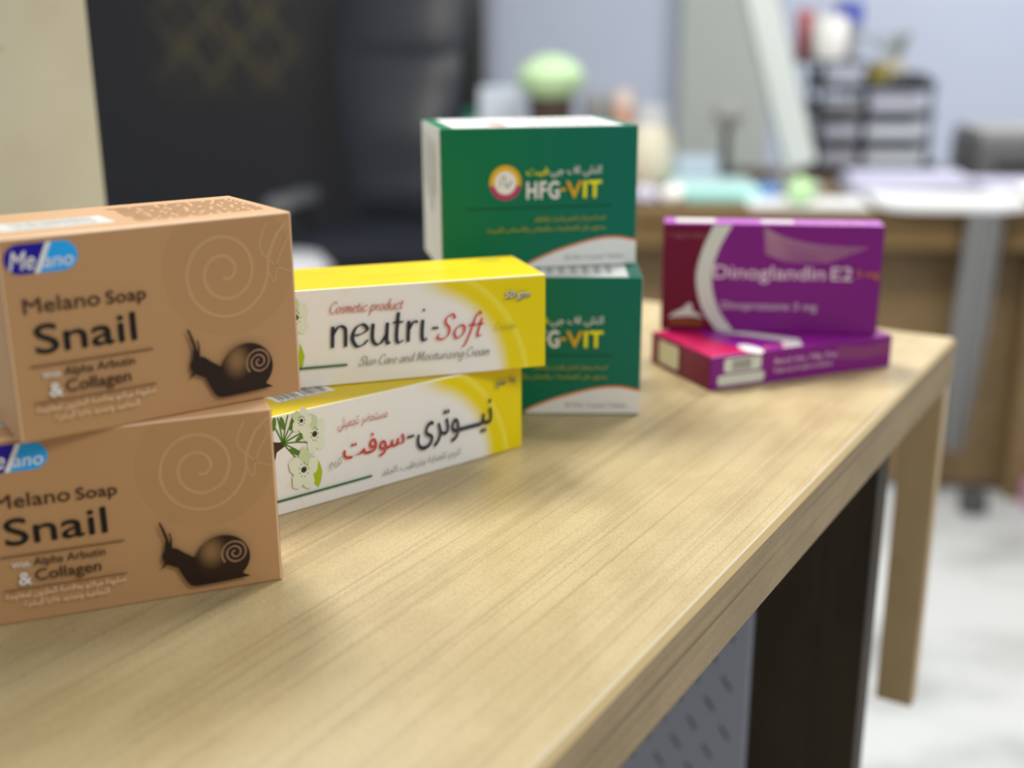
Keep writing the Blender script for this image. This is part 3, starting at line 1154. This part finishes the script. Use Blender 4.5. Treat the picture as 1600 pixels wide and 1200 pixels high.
for k in range(5):
    a = k * 2 * math.pi / 5 + 0.3
    mb = MB()
    xf = Matrix.Translation((0.30 * math.cos(a), 0.30 * math.sin(a), 0.03)) @ Matrix.Rotation(a, 4, 'Z') @ Matrix.Rotation(math.pi / 2, 4, 'X')
    mb.lathe([(0.0, -0.022), (0.026, -0.022), (0.03, -0.016), (0.03, 0.016), (0.026, 0.022), (0.0, 0.022)], plastic_b, n=20, xf=xf)
    mb.tube([(0.30 * math.cos(a), 0.30 * math.sin(a), 0.055), (0.30 * math.cos(a), 0.30 * math.sin(a), 0.08)], 0.008, plastic_b)
    mb.build('caster', chair, True)

# white bin beside the chair
white_pl = mat('white_plastic', (0.52, 0.53, 0.57, 1), 0.4)
bn = thing('waste_bin', 'white plastic bin standing on the floor left of the black chair', 'bin', (-0.645, 3.30, 0))
mb = MB()
mb.lathe([(0.10, 0.0), (0.125, 0.55), (0.118, 0.55), (0.095, 0.02), (0.0, 0.02)], white_pl)
mb.build('body', bn, True)
mb = MB()
mb.lathe([(0.130, 0.551), (0.132, 0.565), (0.10, 0.60), (0.0, 0.607)], white_pl)
mb.build('lid', bn, True)

# ---- the far desk
desk_wood = wood('far_desk_laminate', (0.40, 0.29, 0.15, 1), (0.36, 0.25, 0.12, 1), (0.22, 0.14, 0.06, 1), 0.4, 0.4)
desk_dark = wood('far_desk_panel', (0.19, 0.125, 0.055, 1), (0.165, 0.105, 0.045, 1), (0.12, 0.07, 0.03, 1), 0.5, 0.4)
desk_mid = wood('far_desk_apron', (0.17, 0.11, 0.048, 1), (0.15, 0.095, 0.04, 1), (0.10, 0.06, 0.025, 1), 0.55, 0.4, spec=0.2)
DZ = 0.78
DX, DY, DR = 0.72, 2.92, math.radians(-4)
desk = thing('office_desk', 'brown wooden office desk at the back, covered with papers and desk things', 'desk', (DX, DY, 0), DR)
mb = MB()
mb.box(-0.90, 0.98, 0.0, 0.97, DZ - 0.03, DZ, desk_mid, 0.002)
mb.build('desktop', desk)
mb = MB()
mb.box(-0.88, 0.96, 0.012, 0.034, DZ - 0.10, DZ - 0.03, desk_mid, 0.001)
mb.build('apron', desk)
mb = MB()
mb.box(-0.86, 0.60, 0.10, 0.12, 0.02, DZ - 0.03, desk_dark, 0.001)
mb.build('modesty_panel', desk)
for x0 in (-0.88, 0.60):
    mb = MB()
    mb.box(x0, x0 + (0.02 if x0 < 0 else 0.36), 0.035, 0.95, 0.0, DZ - 0.03, desk_dark, 0.002)
    mb.build('side_panel' if x0 < 0 else 'drawer_pedestal', desk)

DR3 = Matrix.Rotation(DR, 3, 'Z')


def on_desk(x, y, z=DZ):
    """x across and y in depth, both in room metres -> a point on the desk top"""
    return (x, y, z)


def lathe_thing(name, label, cat, loc, parts, group=None):
    o = thing(name, label, cat, loc, 0, group)
    for nm, prof, m in parts:
        mb = MB()
        mb.lathe(prof, m)
        mb.build(nm, o, True)
    return o


# plant pot with pale green top
pot_m = mat('dark_brown_pot', (0.05, 0.03, 0.025, 1), 0.4)
pale_green = mat('pale_green_foliage', (0.50, 0.72, 0.42, 1), 0.7, 0.2)
t = NT(pale_green)
t.color(t.mix(t.noise(t.coord('Object'), 60.0, 3), (0.40, 0.62, 0.33, 1), (0.60, 0.80, 0.52, 1)))
lathe_thing('potted_plant', 'dark brown pot with pale green mound on the far desk behind green boxes', 'plant', on_desk(0.115, 3.45),
            [('pot', [(0.0, 0.0), (0.050, 0.0), (0.066, 0.25), (0.06, 0.25), (0.056, 0.235), (0.0, 0.235)], pot_m),
             ('foliage', [(0.0, 0.2355), (0.052, 0.236), (0.062, 0.252), (0.092, 0.285), (0.097, 0.312), (0.07, 0.345), (0.038, 0.362), (0.0, 0.368)], pale_green)])
# tissue behind the pot
tissue_m = mat('bluish_white_tissue', (0.52, 0.58, 0.68, 1), 0.8, 0.2)
mb = MB()
mb.box(-0.06, 0.06, -0.04, 0.04, 0.0, 0.27, tissue_m, 0.012, 3)
tag(mb.build('tissue_box', loc=on_desk(-0.035, 3.66), smooth=True), 'bluish white box on the far desk behind the brown pot', 'box')
gb = mat('deep_green_plastic', (0.0, 0.10, 0.06, 1), 0.3)
lathe_thing('bottle', 'dark green bottle at the left end of the far desk', 'bottle', on_desk(-0.112, 3.35),
            [('body', [(0.0, 0.0), (0.035, 0.0), (0.037, 0.01), (0.037, 0.17), (0.018, 0.2)], gb), ('cap', [(0.019, 0.2), (0.019, 0.225), (0.0, 0.226)], gb)])
grey_box = mat('mid_grey_card', (0.30, 0.31, 0.33, 1), 0.6)
mb = MB()
mb.box(-0.05, 0.05, -0.05, 0.05, 0.0, 0.25, grey_box, 0.004)
tag(mb.build('storage_box', loc=on_desk(0.27, 3.68)), 'grey box on the far desk right of the brown pot', 'box')
peach = mat('peach_plastic', (0.66, 0.38, 0.28, 1), 0.5)
lathe_thing('jar', 'peach coloured jar on the far desk behind the green boxes', 'jar', on_desk(0.335, 3.55),
            [('body', [(0.0, 0.0), (0.03, 0.0), (0.032, 0.01), (0.032, 0.22)], peach), ('lid', [(0.034, 0.22), (0.034, 0.262), (0.0, 0.264)], mat('pale_pink_lid', (0.74, 0.62, 0.58, 1), 0.5))])
creamp = mat('cream_ceramic', (0.66, 0.62, 0.50, 1), 0.35)
lathe_thing('jar', 'round cream jar with white lid on the far desk beside the peach jar', 'jar', on_desk(0.395, 3.38),
            [('body', [(0.0, 0.0), (0.05, 0.0), (0.07, 0.05), (0.072, 0.12), (0.05, 0.18)], creamp), ('lid', [(0.052, 0.18), (0.052, 0.225), (0.0, 0.235)], white_pl)])
blueish = mat('pale_blue_plastic', (0.45, 0.54, 0.66, 1), 0.4)
mb = MB()
mb.box(-0.07, 0.07, -0.04, 0.04, 0.0, 0.085, blueish, 0.012, 3)
tag(mb.build('pencil_case', loc=on_desk(0.53, 3.43), smooth=True), 'pale blue pouch on the far desk behind the turquoise folder', 'pouch')
dark_m = mat('dark_grey_plastic', (0.06, 0.065, 0.065, 1), 0.4)
lathe_thing('desk_lamp', 'small lamp with round grey head on the far desk left of the monitor', 'lamp', on_desk(0.655, 3.62),
            [('base', [(0.0, 0.0), (0.05, 0.0), (0.05, 0.012), (0.014, 0.02), (0.012, 0.15)], dark_m),
             ('lamp_head', [(0.0, 0.145), (0.03, 0.15), (0.046, 0.185), (0.03, 0.225), (0.0, 0.232)], mat('light_grey_plastic', (0.42, 0.43, 0.42, 1), 0.5))])

# turquoise folder and small things near the front edge
turq = mat('turquoise_plastic', (0.32, 0.70, 0.68, 1), 0.4)
fo = thing('folder', 'flat turquoise plastic folder on the far desk behind the purple boxes', 'folder', on_desk(0.55, 3.22), math.radians(-4))
mb = MB()
mb.box(-0.115, 0.115, -0.14, 0.14, 0.0, 0.026, turq, 0.004)
mb.build('cover', fo)
mb = MB()
mb.box(-0.108, 0.110, -0.135, 0.135, 0.0262, 0.032, mat('pale_turquoise_sheet', (0.55, 0.80, 0.80, 1), 0.5), 0.001)
mb.build('top_sheet', fo)
bl = mat('blue_plastic', (0.10, 0.22, 0.50, 1), 0.4)
mb = MB()
mb.box(-0.025, 0.025, -0.03, 0.03, 0.0, 0.04, bl, 0.006)
tag(mb.build('tape_box', loc=on_desk(0.685, 3.14), smooth=True), 'small blue box on the far desk at the foot of the white monitor', 'box')


def crumple(name, label, cat, loc, r, m, seed, flat=0.75):
    b = bmesh.new()
    bmesh.ops.create_icosphere(b, subdivisions=3, radius=1)
    rd = random.Random(seed)
    ph = [rd.uniform(0, 6) for _ in range(9)]
    for q in b.verts:
        c_ = q.co.copy()
        k = 1 + 0.10 * math.sin(4 * c_.x + ph[0]) * math.sin(5 * c_.y + ph[1]) + 0.08 * math.sin(7 * c_.z + ph[2] + 3 * c_.x)
        q.co = Vector((c_.x * r * k, c_.y * r * k, (max(c_.z, -0.86) + 0.86) * r * k * flat))
    mb_ = MB()
    mb_.bm(b, m)
    return tag(mb_.build(name, smooth=True, sharp=0, loc=loc), label, cat)


lav = mat('lavender_tissue', (0.60, 0.60, 0.78, 1), 0.8, 0.2)
wht = mat('white_tissue', (0.82, 0.82, 0.80, 1), 0.8, 0.2)
crumple('paper_ball', 'crumpled lavender paper ball on the front edge of the far desk', 'paper', on_desk(0.352, 3.06), 0.032, lav, 1)
crumple('paper_ball', 'crumpled white paper ball beside the lavender one on the far desk', 'paper', on_desk(0.42, 3.06), 0.032, wht, 2)
gball = mat('light_green_rubber', (0.44, 0.70, 0.36, 1), 0.5)
# papers
lavp = mat('lavender_paper', (0.50, 0.51, 0.66, 1), 0.6, 0.3)
whp = mat('white_paper', (0.66, 0.68, 0.70, 1), 0.6, 0.3)
DOC = 'documents piled on the far desk'


def document(label, loc, w_, d_, h_, m, rz, curl=0.0):
    mb_ = MB()
    n_ = 10
    for j in range(n_):
        for lvl in (0,):
            pass
    xs = [-w_ / 2 + w_ * k / n_ for k in range(n_ + 1)]

    def zc(x):
        return curl * max(0.0, (abs(x) / (w_ / 2)) - 0.55) ** 2 * 5
    for k in range(n_):
        a, b_ = xs[k], xs[k + 1]
        za, zb = zc(a), zc(b_)
        mb_.poly([(a, -d_ / 2, h_ + za), (b_, -d_ / 2, h_ + zb), (b_, d_ / 2, h_ + zb), (a, d_ / 2, h_ + za)], m)
        mb_.poly([(a, -d_ / 2, za), (b_, -d_ / 2, zb), (b_, -d_ / 2, h_ + zb), (a, -d_ / 2, h_ + za)], m)
        mb_.poly([(a, d_ / 2, h_ + za), (b_, d_ / 2, h_ + zb), (b_, d_ / 2, zb), (a, d_ / 2, za)], m)
        mb_.poly([(a, d_ / 2, za), (b_, d_ / 2, zb), (b_, -d_ / 2, zb), (a, -d_ / 2, za)], m)
    mb_.poly([(xs[0], d_ / 2, zc(xs[0])), (xs[0], -d_ / 2, zc(xs[0])), (xs[0], -d_ / 2, h_ + zc(xs[0])), (xs[0], d_ / 2, h_ + zc(xs[0]))], m)
    mb_.poly([(xs[-1], -d_ / 2, zc(xs[-1])), (xs[-1], d_ / 2, zc(xs[-1])), (xs[-1], d_ / 2, h_ + zc(xs[-1])), (xs[-1], -d_ / 2, h_ + zc(xs[-1]))], m)
    return tag(mb_.build('document', loc=loc, rz=rz), label, 'document', DOC)


document('white document lying at the left of the paper pile on the far desk', on_desk(0.76, 3.02, DZ), 0.30, 0.19, 0.006, whp, math.radians(-6))
document('wide white document at the right front of the far desk', on_desk(1.10, 2.99, DZ), 0.36, 0.24, 0.016, whp, math.radians(-8), 0.01)
document('lavender document block at the bottom of the pile before the black letter tray', on_desk(1.08, 3.25, DZ), 0.32, 0.22, 0.03, lavp, math.radians(-4))
document('lavender document lying on top of the pile before the black letter tray', on_desk(1.09, 3.25, DZ + 0.0304), 0.31, 0.22, 0.018, lavp, math.radians(-9))
document('lavender document pile at the right end of the far desk', on_desk(1.42, 3.25, DZ), 0.28, 0.22, 0.026, lavp, math.radians(-5))
crumple('stress_ball', 'light green ball on the papers of the far desk', 'ball', on_desk(0.735, 2.985, DZ + 0.0062), 0.034, gball, 4, 1.0)

# white monitor, tilted back, seen from its edge
mon_w = mat('white_monitor_plastic', (0.50, 0.54, 0.54, 1), 0.4)
screen_m = mat('black_screen_glass', (0.02, 0.02, 0.022, 1), 0.1)
mon = thing('monitor', 'white monitor seen from its edge and tilted back, standing on the far desk', 'monitor', on_desk(0.852, 3.345), math.radians(80))
tilt = Matrix.Translation((0, 0.0, 0.07)) @ Matrix.Rotation(math.radians(-16.5), 4, 'X')
mb = MB()
mb.box(-0.20, 0.20, -0.004, 0.078, 0.02, 0.56, mon_w, 0.012, 3, xf=tilt)
mb.build('housing', mon, True)
mb = MB()
mb.box(-0.185, 0.185, -0.0075, -0.0042, 0.04, 0.54, screen_m, 0.001, 1, xf=tilt)
mb.build('screen', mon)
mb = MB()
mb.box(-0.09, 0.09, -0.03, 0.13, 0.0, 0.012, mon_w, 0.004)
mb.box(-0.03, 0.03, 0.06, 0.085, 0.0, 0.14, mon_w, 0.004)
mb.build('stand', mon, True)

# black letter tray with papers
wire = mat('black_wire_mesh', (0.025, 0.027, 0.033, 1), 0.4)
grey_pap = mat('grey_lavender_paper', (0.48, 0.50, 0.60, 1), 0.7)
OX, OY = 1.105, 3.72
tray = thing('letter_tray', 'black tiered letter tray on the far desk right of the white monitor', 'desk organiser', (OX, OY, DZ), math.radians(-4))
tiers = [(0.012, -0.17, 0.20), (0.09, -0.17, 0.175), (0.17, -0.17, 0.175), (0.255, -0.17, 0.175), (0.336, -0.225, -0.02)]
for z_, x0, x1 in tiers:
    mb = MB()
    mb.box(x0, x1, -0.11, 0.11, z_, z_ + 0.008, wire, 0.001)
    if z_ < 0.3:
        mb.box(x0, x1, -0.11, -0.106, z_, z_ + 0.026, wire, 0.001)
        mb.box(x0, x1, 0.106, 0.11, z_, z_ + 0.05, wire, 0.001)
        mb.box(x0, x0 + 0.004, -0.11, 0.11, z_, z_ + 0.03, wire, 0.001)
        mb.box(x1 - 0.004, x1, -0.11, 0.11, z_, z_ + 0.03, wire, 0.001)
    mb.build('tier', tray)
for px in (-0.162, -0.028):
    for py in (-0.104, 0.104):
        mb = MB()
        mb.tube([(px, py, 0.0), (px, py, 0.337)], 0.006, wire, 8)
        mb.build('upright', tray)
for px in (0.166,):
    for py in (-0.104, 0.104):
        mb = MB()
        mb.tube([(px, py, 0.0), (px, py, 0.28)], 0.006, wire, 8)
        mb.build('upright', tray)


def tray_item(name, label, cat, m, x0, x1, z0, z1, y0=-0.095, y1=0.09, group=None, bev=0.002):
    mb_ = MB()
    mb_.box(-(x1 - x0) / 2, (x1 - x0) / 2, (y0 - y1) / 2, (y1 - y0) / 2, 0, z1 - z0, m, bev)
    q = Matrix.Rotation(math.radians(-4), 3, 'Z') @ Vector(((x0 + x1) / 2, (y0 + y1) / 2, 0))
    return tag(mb_.build(name, loc=(OX + q.x, OY + q.y, DZ + z0), rz=math.radians(-4)), label, cat, group)


TP = 'paper blocks in the letter tray'
pale_pap = mat('pale_grey_paper', (0.58, 0.64, 0.72, 1), 0.7)
tray_item('paper_block', 'grey paper block on the left of the lowest tier of the letter tray', 'paper', grey_pap, -0.148, -0.04, 0.0202, 0.082, group=TP)
tray_item('paper_block', 'pale paper block on the right of the lowest tier of the letter tray', 'paper', pale_pap, -0.015, 0.155, 0.0202, 0.08, group=TP)
tray_item('paper_block', 'grey paper block on the left of the second lowest tier of the letter tray', 'paper', grey_pap, -0.148, -0.04, 0.0982, 0.158, group=TP)
tray_item('paper_block', 'pale paper block on the right of the second lowest tier of the letter tray', 'paper', pale_pap, -0.015, 0.155, 0.0982, 0.155, group=TP)
tray_item('paper_block', 'pale paper block on the right of the middle tier of the letter tray', 'paper', grey_pap, -0.010, 0.15, 0.1782, 0.238, group=TP)
tray_item('paper_block', 'dim grey paper block on the left of the middle tier of the letter tray', 'paper', grey_box, -0.148, -0.04, 0.1782, 0.225, group=TP)
tray_item('paper_block', 'grey paper block under the white roll of the letter tray', 'paper', grey_pap, -0.148, -0.04, 0.2632, 0.322, group=TP)
tray_item('note_box', 'olive yellow box on the upper right tier of the letter tray', 'box', mat('olive_yellow_card', (0.22, 0.18, 0.02, 1), 0.5), -0.018, 0.034, 0.2632, 0.335, -0.095, -0.03)
tray_item('stapler', 'flat black block on the upper right tier of the letter tray', 'stapler', wire, 0.055, 0.16, 0.2632, 0.305, -0.095, -0.03, bev=0.01)
lathe_thing('paper_roll', 'white paper roll standing on top of the letter tray', 'paper roll', (OX - 0.143, OY - 0.045, DZ + 0.3444),
            [('paper', [(0.0, 0.0), (0.048, 0.0), (0.052, 0.006), (0.052, 0.118), (0.048, 0.124), (0.016, 0.124)], wht), ('core', [(0.016, 0.1245), (0.013, 0.1245), (0.013, 0.1), (0.0, 0.1)], grey_box)])
lathe_thing('bottle', 'small red bottle behind the white roll on the letter tray', 'bottle', (OX - 0.192, OY + 0.06, DZ + 0.3444),
            [('body', [(0.0, 0.0), (0.026, 0.0), (0.027, 0.08), (0.024, 0.10)], mat('dark_red_plastic', (0.34, 0.06, 0.07, 1), 0.4)), ('cap', [(0.028, 0.101), (0.028, 0.145), (0.0, 0.147)], mat('red_cap', (0.50, 0.12, 0.12, 1), 0.4))])
lathe_thing('bottle', 'dark blue capped bottle on the right of the white roll', 'bottle', (OX - 0.066, OY + 0.035, DZ + 0.3444),
            [('body', [(0.0, 0.0), (0.034, 0.0), (0.035, 0.10)], grey_box), ('cap', [(0.040, 0.101), (0.042, 0.155), (0.036, 0.17), (0.0, 0.174)], mat('dark_blue_cap', (0.05, 0.07, 0.36, 1), 0.4))])
# dry twigs in a beige cup
tw = thing('twig_vase', 'beige cup of grey-green twigs on the upper right tier of the letter tray', 'vase', (OX + 0.085, OY + 0.045, DZ + 0.2632))
mb = MB()
mb.lathe([(0.0, 0.0), (0.032, 0.0), (0.040, 0.08), (0.035, 0.08), (0.026, 0.01), (0.0, 0.01)], creamp)
mb.build('cup', tw, True)
twm = mat('grey_green_twig', (0.22, 0.23, 0.17, 1), 0.7)
rd = random.Random(9)
for k in range(9):
    a = rd.uniform(0, 6.28)
    l_ = rd.uniform(0.04, 0.11)
    mb = MB()
    mb.tube([(0.008 * math.cos(a), 0.008 * math.sin(a), 0.012), (0.02 * math.cos(a), 0.02 * math.sin(a), 0.09), (l_ * math.cos(a), l_ * math.sin(a), 0.15 + rd.uniform(-0.02, 0.03))], [0.002, 0.002, 0.0012], twm, 6)
    for j in range(4):
        q = 0.4 + 0.2 * j
        mb.lathe([(0.0, -0.008), (0.007, 0.0), (0.0, 0.01)], twm, (l_ * q * math.cos(a), l_ * q * math.sin(a), 0.085 + 0.065 * q), 6)
    mb.build('twig', tw, True)

# dark printer at the right
pr_m = mat('printer_dark_grey', (0.12, 0.125, 0.135, 1), 0.5)
pr = thing('printer', 'dark grey flat printer on the right end of the far desk', 'printer', on_desk(1.56, 3.62), math.radians(-4))
mb = MB()
mb.box(-0.17, 0.2, -0.13, 0.15, 0.0, 0.12, pr_m, 0.012, 3)
mb.build('body', pr, True)
mb = MB()
mb.box(-0.165, 0.195, -0.125, 0.145, 0.121, 0.15, mat('printer_lid_grey', (0.30, 0.31, 0.31, 1), 0.5), 0.008, 2)
mb.build('lid', pr, True)
mb = MB()
mb.box(-0.12, 0.15, -0.136, -0.1305, 0.03, 0.055, screen_m, 0.001)
mb.build('paper_slot', pr)
crumple('paper_ball', 'crumpled white paper at the right front corner of the far desk', 'paper', on_desk(1.345, 3.02, DZ), 0.04, wht, 6)

# grey cloth hanging from the desk edge
cloth_m = mat('grey_cloth', (0.19, 0.195, 0.20, 1), 0.85, 0.2)
mb = MB()
NX, NZ = 24, 26
ids = {}
for side in (0, 1):
    for j in range(NZ + 1):
        q = j / NZ
        for i in range(NX + 1):
            s = i / NX
            wd = 0.088 * (1 - 0.55 * max(0, q - 0.45) / 0.55 if q > 0.45 else 1)
            xx = (s - 0.5) * wd - 0.018 * q
            yy = 0.010 * math.sin(s * 15 + 1.5 * q) - (0.008 if side else 0)
            ids[side, i, j] = len(mb.v)
            mb.v.append((xx, yy, -q * 0.62))
for j in range(NZ):
    for i in range(NX):
        a = [ids[0, i, j], ids[0, i, j + 1], ids[0, i + 1, j + 1], ids[0, i + 1, j]]
        b = [ids[1, i, j], ids[1, i + 1, j], ids[1, i + 1, j + 1], ids[1, i, j + 1]]
        for f in (a, b):
            mb.f.append(f)
            mb.m.append(mb.mi(cloth_m))
            mb.uv.append([(0, 0)] * 4)
mb.build('hanging_cloth', smooth=True, sharp=0, loc=(1.165, 2.868, DZ + 0.002))
tag(bpy.data.objects['hanging_cloth'], 'grey cloth hanging down over the front edge of the far desk', 'cloth')
mb = MB()
mb.box(-0.03, 0.03, -0.03, 0.03, 0.0, 0.06, dark_m, 0.01)
tag(mb.build('door_stop', loc=(1.20, 2.83, 0.0), smooth=True), 'small dark block on the white floor below the hanging cloth', 'block')
pink = mat('pink_card', (0.52, 0.26, 0.42, 1), 0.6)
mb = MB()
mb.box(-0.05, 0.05, -0.03, 0.03, 0.0, 0.07, pink, 0.003)
tag(mb.build('carton', loc=(1.40, 2.86, 0.0)), 'small pink carton on the floor against the far desk', 'carton')
